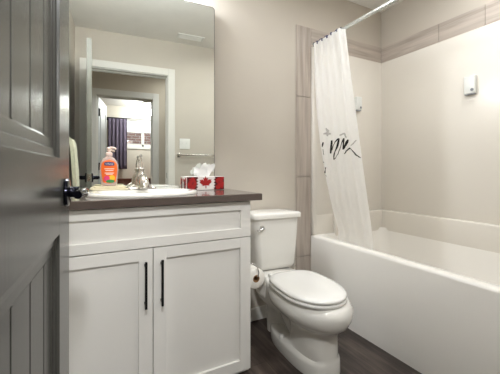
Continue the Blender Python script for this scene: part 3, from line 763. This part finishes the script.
M['brightlamp'] = mat('bright_opal_lamp_glass', '#f8fbff', .4, emit=14)
def ceiling_lamp(x, y, label, glass='lampglass'):
    r = thing('ceiling_light', (x, y, ZC), label, 'ceiling lamp')
    b = MB(); b.lathe([(0, -.0008), (.16, -.0008), (.165, -.012), (.16, -.03), (.13, -.03), (0, -.031)], x, y, 36, base=ZC); b.build('canopy', M['nickel'], r, smooth=True)
    b = MB(); b.lathe([(0, -.0305), (.148, -.0305), (.142, -.05), (.11, -.072), (.06, -.085), (0, -.089)], x, y, 36, base=ZC); b.build('diffuser', M[glass], r, smooth=True)
ceiling_lamp(1.30, .92, 'added unseen opal ceiling lamp giving fill light in front of the toilet')  # fixture body for the added bathroom fill
ceiling_lamp(.85, -.33, 'added unseen opal ceiling lamp in the hall giving fill light through the bathroom door')  # fixture body for the added hall fill
hs = thing('fill_spotlight', (.04, -.29, ZC), 'added unseen white fill lamp in the hall aimed through the bathroom door', 'ceiling lamp')  # made-up fixture to carry the hall fill spot
b = MB(); b.lathe([(0, -.0006), (.05, -.0006), (.05, -.012), (.012, -.016), (.012, -.03), (0, -.03)], .04, -.29, 24, base=ZC); b.build('mount', M['whiteplastic'], hs, smooth=True)
b = MB(); b.lathe([(0, .05), (.052, .05), (.056, .035), (.060, -.02), (.054, -.02), (.05, .03), (0, .03)], 0, 0, 24)
bmesh.ops.transform(b.bm, matrix=Matrix.Translation((.043, -.315, 2.362)) @ Vector((.22, 1.65, -1.78)).to_track_quat('-Z', 'Y').to_matrix().to_4x4(), verts=b.bm.verts)
b.build('shade', M['whiteplastic'], hs, smooth=True)
ceiling_lamp(.74, -3.05, 'round opal ceiling lamp in the bedroom with the plum curtain', 'brightlamp')

dn = thing('fill_downlight', (1.93, .80, ZC), 'added unseen round downlight brightening the walls over the bathtub', 'ceiling lamp')  # made-up fixture to carry the tub fill
b = MB(); b.lathe([(.066, -.0006), (.088, -.0006), (.088, -.004), (.084, -.006), (.068, -.006), (.066, -.004), (.066, -.0006)], 1.93, .80, 32, base=ZC); b.build('trim_ring', M['whiteplastic'], dn, smooth=True)
b = MB(); b.lathe([(0, -.0006), (.066, -.0006), (.066, -.002), (0, -.002)], 1.93, .80, 32, base=ZC); b.build('lens', M['lampglass'], dn)

# ------------------------------------------------------------------ toilet
XT = 1.064; XB = XT+.030
toi = thing('toilet', (XT, 1.72, 0), 'white two piece toilet with closed lid between the vanity and bathtub', 'toilet', rz=math.radians(-4))
def egg(z, hw, yf, yb, yw, n=56, pf=2.0, pb=2.6, xc=XT):
    o = []
    for k in range(n):
        t = 2*PI*k/n; co, si = math.cos(t), math.sin(t)
        p = pf if si < 0 else pb
        x = hw*math.copysign(abs(co)**(2/p), co); y = (yw-yf if si < 0 else yb-yw)*math.copysign(abs(si)**(2/p), si)
        o.append((xc+x, yw+y, z))
    return o
b = MB()
b.loft([egg(.0006, .122, 1.126, 1.662, 1.42, pf=2.8, pb=2.4, xc=XB), egg(.012, .124, 1.124, 1.665, 1.42, pf=2.8, pb=2.4, xc=XB), egg(.060, .126, 1.128, 1.658, 1.42, pf=2.8, pb=2.4, xc=XB), egg(.074, .122, 1.131, 1.645, 1.41, pf=2.8, pb=2.4, xc=XB), egg(.082, .101, 1.133, 1.57, 1.36, pf=2.7, pb=2.4, xc=XB),
        egg(.095, .0985, 1.134, 1.44, 1.30, pf=2.7, pb=2.6, xc=XB), egg(.15, .095, 1.136, 1.43, 1.29, pf=2.7, pb=2.6, xc=XB), egg(.20, .096, 1.134, 1.45, 1.29, pf=2.5, xc=XB), egg(.226, .106, 1.120, 1.49, 1.30, pf=2.3, xc=XB), egg(.243, .132, 1.092, 1.53, 1.31, pf=2.15, xc=XB), egg(.262, .156, 1.066, 1.56, 1.33, pf=2.1, xc=XB),
        egg(.290, .182, 1.050, 1.58, 1.33, xc=XB), egg(.315, .188, 1.043, 1.59, 1.335, xc=XB), egg(.340, .186, 1.044, 1.595, 1.335, xc=XB), egg(.360, .174, 1.056, 1.59, 1.335, xc=XB), egg(.370, .168, 1.066, 1.585, 1.335, xc=XB), egg(.373, .13, 1.10, 1.54, 1.335, xc=XB)])
# shelf that carries the tank, and the trapway bulge behind the pedestal
b.loft([rrect(XT-.085, XT+.085, 1.46, 1.775, z, r) for z, r in ((.20, .05),)]+[rrect(XT-.105, XT+.105, 1.46, 1.795, .28, .05), rrect(XT-.118, XT+.118, 1.50, 1.80, .345, .045), rrect(XT-.120, XT+.120, 1.545, 1.80, .380, .04), rrect(XT-.112, XT+.112, 1.555, 1.79, .386, .035)])
b.tube([(XB, 1.36, .10), (XB, 1.44, .145), (XB, 1.505, .205), (XB, 1.565, .235), (XB, 1.625, .205), (XB, 1.645, .12), (XB, 1.64, .01)], [.066, .074, .082, .088, .088, .088, .088], 24)
b.build('bowl', M['porcelain'], toi, smooth=True, angle=60)
for s in (-1, 1):
    q = MB(); q.lathe([(0, -.006), (.0165, -.006), (.0175, .004), (.0155, .014), (.009, .021), (0, .023)], XB+s*.106, 1.435, 18, base=.0735); q.build('bolt_cap', M['seatplastic'], toi, smooth=True, angle=60)
LX = XT+.014
def lidring(z, i): return egg(z, .170-i, 1.072+i, 1.545-i, 1.30, xc=LX, pf=2.05, pb=3.4)
b = MB(); b.loft([lidring(.3735, .004), lidring(.379, 0), lidring(.387, 0), lidring(.3915, .005)])
b.build('seat', M['seatplastic'], toi, smooth=True, angle=60)
b = MB(); b.loft([lidring(.3945, .006), lidring(.398, .002), lidring(.406, .002), lidring(.4125, .009), lidring(.4155, .03), lidring(.4168, .10)])
b.build('lid', M['seatplastic'], toi, smooth=True, angle=60)
for s in (-1, 1):
    q = MB(); q.box(XT+s*.075-.022, XT+s*.075+.022, 1.540, 1.572, .3715, .404, .007, 3); q.build('hinge', M['seatplastic'], toi, smooth=True)
# tank
XK = 1.078; TZ0, TZ1 = .392, .722
b = MB()
rk = lambda hw, yf, z, r: rrect(XK-hw, XK+hw, yf, 1.808, z, r, 6)
b.loft([rk(.118, 1.675, .3845, .03), rk(.138, 1.652, .394, .035), rk(.143, 1.645, .42, .035), rk(.152, 1.640, .55, .035), rk(.162, 1.636, TZ1, .035)])
b.build('tank', M['porcelain'], toi, smooth=True, angle=60)
b = MB()
b.loft([rk(.166, 1.630, TZ1+.0006, .03), rk(.174, 1.622, TZ1+.003, .03), rk(.175, 1.621, TZ1+.026, .03), rk(.172, 1.624, TZ1+.033, .03), rk(.164, 1.632, TZ1+.037, .028), rk(.08, 1.70, TZ1+.039, .02)])
b.build('tank_lid', M['porcelain'], toi, smooth=True, angle=60)
b = MB(); lx, lz = .960, .668
b.lathe([(0, -.002), (.016, -.002), (.017, .004), (.013, .009), (.009, .012), (.009, .016), (0, .016)], lx, lz, 24, axis='Y', base=1.637)
lv = b.build('flush_lever', M['chrome'], toi, smooth=True, angle=60)
b = MB(); b.tube([(lx+.004, 1.616, lz+.001), (lx-.012, 1.611, lz-.001), (lx-.022, 1.610, lz-.004), (lx-.043, 1.612, lz-.009)], [.0075, .0068, .0062, .0072], 14); b.build('lever_arm', M['chrome'], lv, smooth=True)
for s in (-1, 1):
    q = MB(); q.lathe([(0, 0), (.010, 0), (.010, .008), (.006, .010), (.006, .016), (0, .017)], XK+s*.128, 1.638, 6, base=.3845); q.build('tank_bolt', M['nickel'], toi)

# ------------------------------------------------------------------ toilet paper on the vanity side
px, py, pz = .790, 1.475, .462
ph = thing('paper_holder', (.7245, py, pz), 'chrome wire toilet paper holder on the side of the vanity', 'paper holder')
b = MB(); b.lathe([(0, .0004), (.020, .0004), (.020, .005), (.012, .009), (0, .009)], py+.075, pz+.045, 20, axis='X', base=.7240); b.build('mount', M['chrome'], ph, smooth=True)
b = MB(); b.tube([(.732, py+.075, pz+.045), (.760, py+.075, pz+.052), (px-.007, py+.074, pz+.050), (px, py+.072, pz+.03), (px, py+.070, pz+.004), (px, py+.062, pz), (px, py-.062, pz), (px, py-.071, pz+.004), (px+.003, py-.075, pz+.025), (px-.005, py-.073, pz+.056), (.770, py-.066, pz+.074), (.745, py-.05, pz+.076)], .0036, 10)
b.build('wire', M['chrome'], ph, smooth=True)
tp = thing('toilet_paper_roll', (px, py, pz-.055), 'white toilet paper roll with a loose hanging sheet beside the vanity', 'toilet paper')
b = MB(); n = 40; ro, ri, y0, y1 = .054, .020, py-.052, py+.052
R = lambda r, y: [(px+r*math.cos(2*PI*k/n), y, pz-.014+r*math.sin(2*PI*k/n)) for k in range(n)]
b.loft([R(ri, y0), R(ro-.002, y0), R(ro, y0+.002), R(ro, y1-.002), R(ro-.002, y1), R(ri, y1), R(ri, y0)], True, False, False); bmesh.ops.remove_doubles(b.bm, verts=b.bm.verts, dist=1e-6)
b.build('roll', M['paper'], tp, smooth=True, angle=50)
b = MB(); b.loft([R(.0165, y0-.0012), R(.0196, y0-.0012), R(.0196, y1+.0012), R(.0165, y1+.0012), R(.0165, y0-.0012)], True, False, False); b.build('core', M['cardboard'], tp, smooth=True, angle=50)
b = MB(); b.grid(lambda u, v: Vector((px+.0550+.004*math.sin(3*v)+.002*math.sin(6*u)*v, y0+.002+(y1-y0-.004)*u, pz-.012-.118*v-.004*math.sin(5*u)*v)), 10, 10)
b.build('loose_sheet', M['paper'], tp, smooth=True, solid=.0008)

# ------------------------------------------------------------------ towels, bars, switch, vent seen in the mirror
BXb, BZb = -.188, 1.235
bar = thing('towel_bar', (XL, 1.23, BZb), 'short black towel bar on the left wall behind the open door', 'towel bar')
b = MB(); b.tube([(BXb, 1.125, BZb), (BXb, 1.318, BZb)], .008, 14); b.build('rail', M['black'], bar, smooth=True)
for y in (1.130, 1.313):
    b = MB(); b.tube([(XL+.0006, y, BZb), (BXb, y, BZb)], [.011, .009], 12); b.lathe([(0, .0006), (.022, .0006), (.022, .007), (0, .008)], y, BZb, 20, axis='X', base=XL); b.build('post', M['black'], bar, smooth=True)
tw = MB()
prof = [(-.052, -.40), (-.046, -.20), (-.036, -.07), (-.030, -.015), (-.021, .012), (-.005, .0245), (.014, .024), (.032, .012), (.043, -.012), (.050, -.06), (.058, -.20), (.066, -.38)]
inn = [(.046, -.38), (.036, -.20), (.027, -.06), (.022, -.02), (.013, .004), (.003, .0095), (-.006, .0095), (-.012, .002), (-.015, -.02), (-.020, -.07), (-.028, -.20), (-.034, -.40)]
ring_pts = prof+inn
def tring(y, k):
    return [(BXb+x+.003*math.sin(k*1.7+z*20)*(1 if z < -.03 else 0), y, BZb+z) for x, z in ring_pts]
tw.loft([tring(1.142+.16*i/10, i) for i in range(11)])
o = root_at(tw.build('hand_towel', M['towel'], None, smooth=True, angle=50), (BXb, 1.222, BZb-.40))
tag(o, 'cream hand towel folded over the short bar, seen in the mirror', 'towel')

tbx0, tbx1, tbz = .740, 1.332, 1.200
bar = thing('towel_bar', (1.03, YF, tbz), 'long nickel towel bar on the wall below the light switch', 'towel bar')
b = MB(); b.tube([(tbx0, YF+.044, tbz), (tbx1, YF+.044, tbz)], .0105, 16); b.build('rail', M['nickel'], bar, smooth=True)
for x in (tbx0, tbx1):
    b = MB(); b.lathe([(0, -.0006), (.024, -.0006), (.024, -.008), (.012, -.014), (.010, -.036), (.0145, -.039), (.0145, -.052), (0, -.054)], x, tbz, 20, axis='Y', base=YF); b.build('post', M['nickel'], bar, smooth=True)
sw = thing('light_switch', (.805, YF, 1.325), 'white double light switch plate above the long nickel towel bar', 'light switch')
b = MB(); b.box(.747, .863, YF+.0006, YF+.007, 1.267, 1.383, .003, 2); b.build('plate', M['whiteplastic'], sw, smooth=True)
for x in (.780, .830):
    b = MB(); b.box(x-.016, x+.016, YF+.005, YF+.0085, 1.293, 1.357, .001, 1); b.box(x-.005, x+.005, YF+.008, YF+.016, 1.322, 1.340, .002, 2); b.build('rocker', M['whiteplastic'], sw)
vx0, vx1, vy0, vy1 = .690, .968, .385, .500
ve = thing('ceiling_vent', (.829, .443, ZC), 'white slatted ceiling vent seen in the top of the mirror', 'vent')
b = MB()
b.box(vx0, vx1, vy0, vy0+.016, ZC-.010, ZC-.0006, .002); b.box(vx0, vx1, vy1-.016, vy1, ZC-.010, ZC-.0006, .002); b.box(vx0, vx0+.02, vy0+.014, vy1-.014, ZC-.010, ZC-.0006, .002); b.box(vx1-.02, vx1, vy0+.014, vy1-.014, ZC-.010, ZC-.0006, .002)
b.build('frame', M['whiteplastic'], ve)
b = MB(); b.box(vx0+.015, vx1-.015, vy0+.012, vy1-.012, ZC-.003, ZC-.0006); b.build('backing', M['greyplastic'], ve)
for i in range(5):
    y = vy0+.025+i*.016; b = MB(); b.prism([(vx0+.018, y-.004, ZC-.009), (vx0+.018, y-.0028, ZC-.009), (vx0+.018, y+.006, ZC-.0032), (vx0+.018, y+.0045, ZC-.0032)], (vx1-vx0-.036, 0, 0)); b.build('slat', M['whiteplastic'], ve)

# ------------------------------------------------------------------ bedroom beyond the hall
d2 = bpy.data.objects.new('door_2', None); C.objects.link(d2); d2['kind'] = 'structure'
d2.location = (BX0+.026, HY-.112, .012); d2.rotation_euler = (0, 0, math.radians(-84)); ORI[d2.name] = Vector(d2.location)
b = MB(); b.box(.004, .68, -.036, 0, 0, 2.0, .0015, 1); b.build('door_leaf', M['bluegreydoor'], d2, local=True)
for s, yf in ((1, 0), (-1, -.036)):
    b = MB()
    for z0, z1 in ((.2, .86), (1.05, 1.88)):
        for x0, x1 in ((.115, .135), (.55, .57)): b.box(x0, x1, min(yf, yf+s*.006), max(yf, yf+s*.006), z0, z1, .002, 1)
        for zz in (z0, z1-.02): b.box(.135, .55, min(yf, yf+s*.006), max(yf, yf+s*.006), zz, zz+.02, .002, 1)
    b.build('panel_moulding', M['bluegreydoor'], d2, local=True)
    b = MB(); b.tube([(.62, yf, .95), (.62, yf+s*.05, .95), (.60, yf+s*.058, .95), (.51, yf+s*.056, .95)], .010, 12); b.build('door_handle', M['black'], d2, smooth=True, local=True)
for z in (.22, 1.07, 1.79):
    b = MB(); b.lathe([(.009, -.05), (.009, .05)], 0, .006, 12, base=z); b.box(-.001, .022, .0002, .003, z-.05, z+.05); b.build('hinge', M['black'], d2, local=True)

w1 = bpy.data.objects.new('window_1', None); C.objects.link(w1); w1['kind'] = 'structure'; w1.location = ((WX0+WX1)/2, BY, WZ0); ORI[w1.name] = Vector(w1.location)
b = MB()
for x0, x1, z0, z1 in ((WX0, WX0+.05, WZ0, WZ1), (WX1-.05, WX1, WZ0, WZ1), (WX0, WX1, WZ0, WZ0+.05), (WX0, WX1, WZ1-.05, WZ1), (.595, .655, WZ0, WZ1)): b.box(x0, x1, BY-.09, BY-.03, z0, z1, .003, 1)
for x0, x1, z0, z1 in ((WX0-.06, WX0, WZ0-.06, WZ1+.06), (WX1, WX1+.06, WZ0-.06, WZ1+.06), (WX0, WX1, WZ0-.06, WZ0), (WX0, WX1, WZ1, WZ1+.06)): b.box(x0, x1, BY+.0005, BY+.016, z0, z1, .002, 1)
b.build('window_frame', M['trim'], w1)
b = MB(); b.box(WX0+.05, WX1-.05, BY-.062, BY-.056, WZ0+.05, WZ1-.05); b.build('pane', M['glass'], w1)
bl = thing('window_blind', ((WX0+WX1)/2, BY-.02, 1.88), 'white blind drawn halfway down the bedroom window', 'blind')
b = MB(); b.box(WX0+.004, WX1-.004, BY-.028, BY-.003, WZ1-.032, WZ1-.001, .002); b.build('headrail', M['whiteplastic'], bl)
b = MB()
for i in range(16): b.box(WX0+.008, WX1-.008, BY-.027, BY-.004, 1.875+i*.0140, 1.8755+i*.0140+.0125)
b.build('slats', M['whiteplastic'], bl)
cr = thing('curtain_rod', (.55, BY+.09, 2.16), 'thin black curtain rod over the bedroom window', 'curtain rod')
b = MB(); b.tube([(-.12, BY+.09, 2.16), (1.40, BY+.09, 2.16)], .010, 14); b.build('pole', M['black'], cr, smooth=True)
for x in (-.132, 1.412):
    b = MB(); b.lathe([(0, -.02), (.014, -.016), (.02, 0), (.014, .016), (0, .02)], x, BY+.09, 16, base=2.16); b.build('finial', M['black'], cr, smooth=True)
for x in (-.10, 1.34):
    b = MB(); b.box(x-.01, x+.01, BY+.0005, BY+.09, 2.148, 2.156); b.box(x-.015, x+.015, BY+.0005, BY+.006, 2.11, 2.17); b.build('bracket', M['black'], cr)
b = MB(); b.grid(lambda u, v: Vector((-.085+.375*u, BY+.09+.013*math.sin(2*PI*5*u+.4*v)*(.5+.5*v), 2.150-1.095*v)), 90, 12)
o = root_at(b.build('window_curtain', M['purplecurtain'], None, smooth=True, angle=180, solid=.002), (.10, BY+.09, 1.055))
tag(o, 'plum purple curtain panel hanging at the bedroom window', 'curtain')
dr_ = thing('dresser', (.62, BY+.26, 0), 'low reddish wood dresser under the bedroom window', 'dresser')
wood = mat('reddish_wood', '#6f3b2a', .4, var=.2, vscale=(3, 40, 40))
b = MB(); b.box(.10, 1.22, BY+.015, BY+.47, .06, .82, .004); b.box(.08, 1.24, BY+.01, BY+.49, .82, .85, .004); b.box(.14, 1.18, BY+.05, BY+.44, 0, .06); b.build('case', wood, dr_)
for i in range(3):
    for j in range(2):
        b = MB(); b.box(.125+j*.545, .655+j*.545, BY+.468, BY+.486, .09+i*.24, .31+i*.24, .004); d_ = b.build('drawer', wood, dr_)
        b = MB(); b.lathe([(0, 0), (.008, 0), (.008, -.012), (.014, -.018), (.012, -.026), (0, -.027)], .39+j*.545, .20+i*.24, 16, axis='Y', base=BY+.486); b.build('knob', M['nickel'], d_, smooth=True)
# next house outside the bedroom window
nh = MB(); nh.box(-3.5, 4.5, BY-3.3, BY-3.0, -.05, 3.4)
o = root_at(nh.build('neighbour_house', M['brick']), (.5, BY-3.15, -.05)); tag(o, 'red brick house wall outside the bedroom window', 'house')
struct(MB().box(-3.5, 4.5, BY-3.4, -3.75, -.06, -.0505).build('floor_outside', mat('grass_lawn', '#5d6b45', .95, var=.3, vscale=(30, 30, 30))))
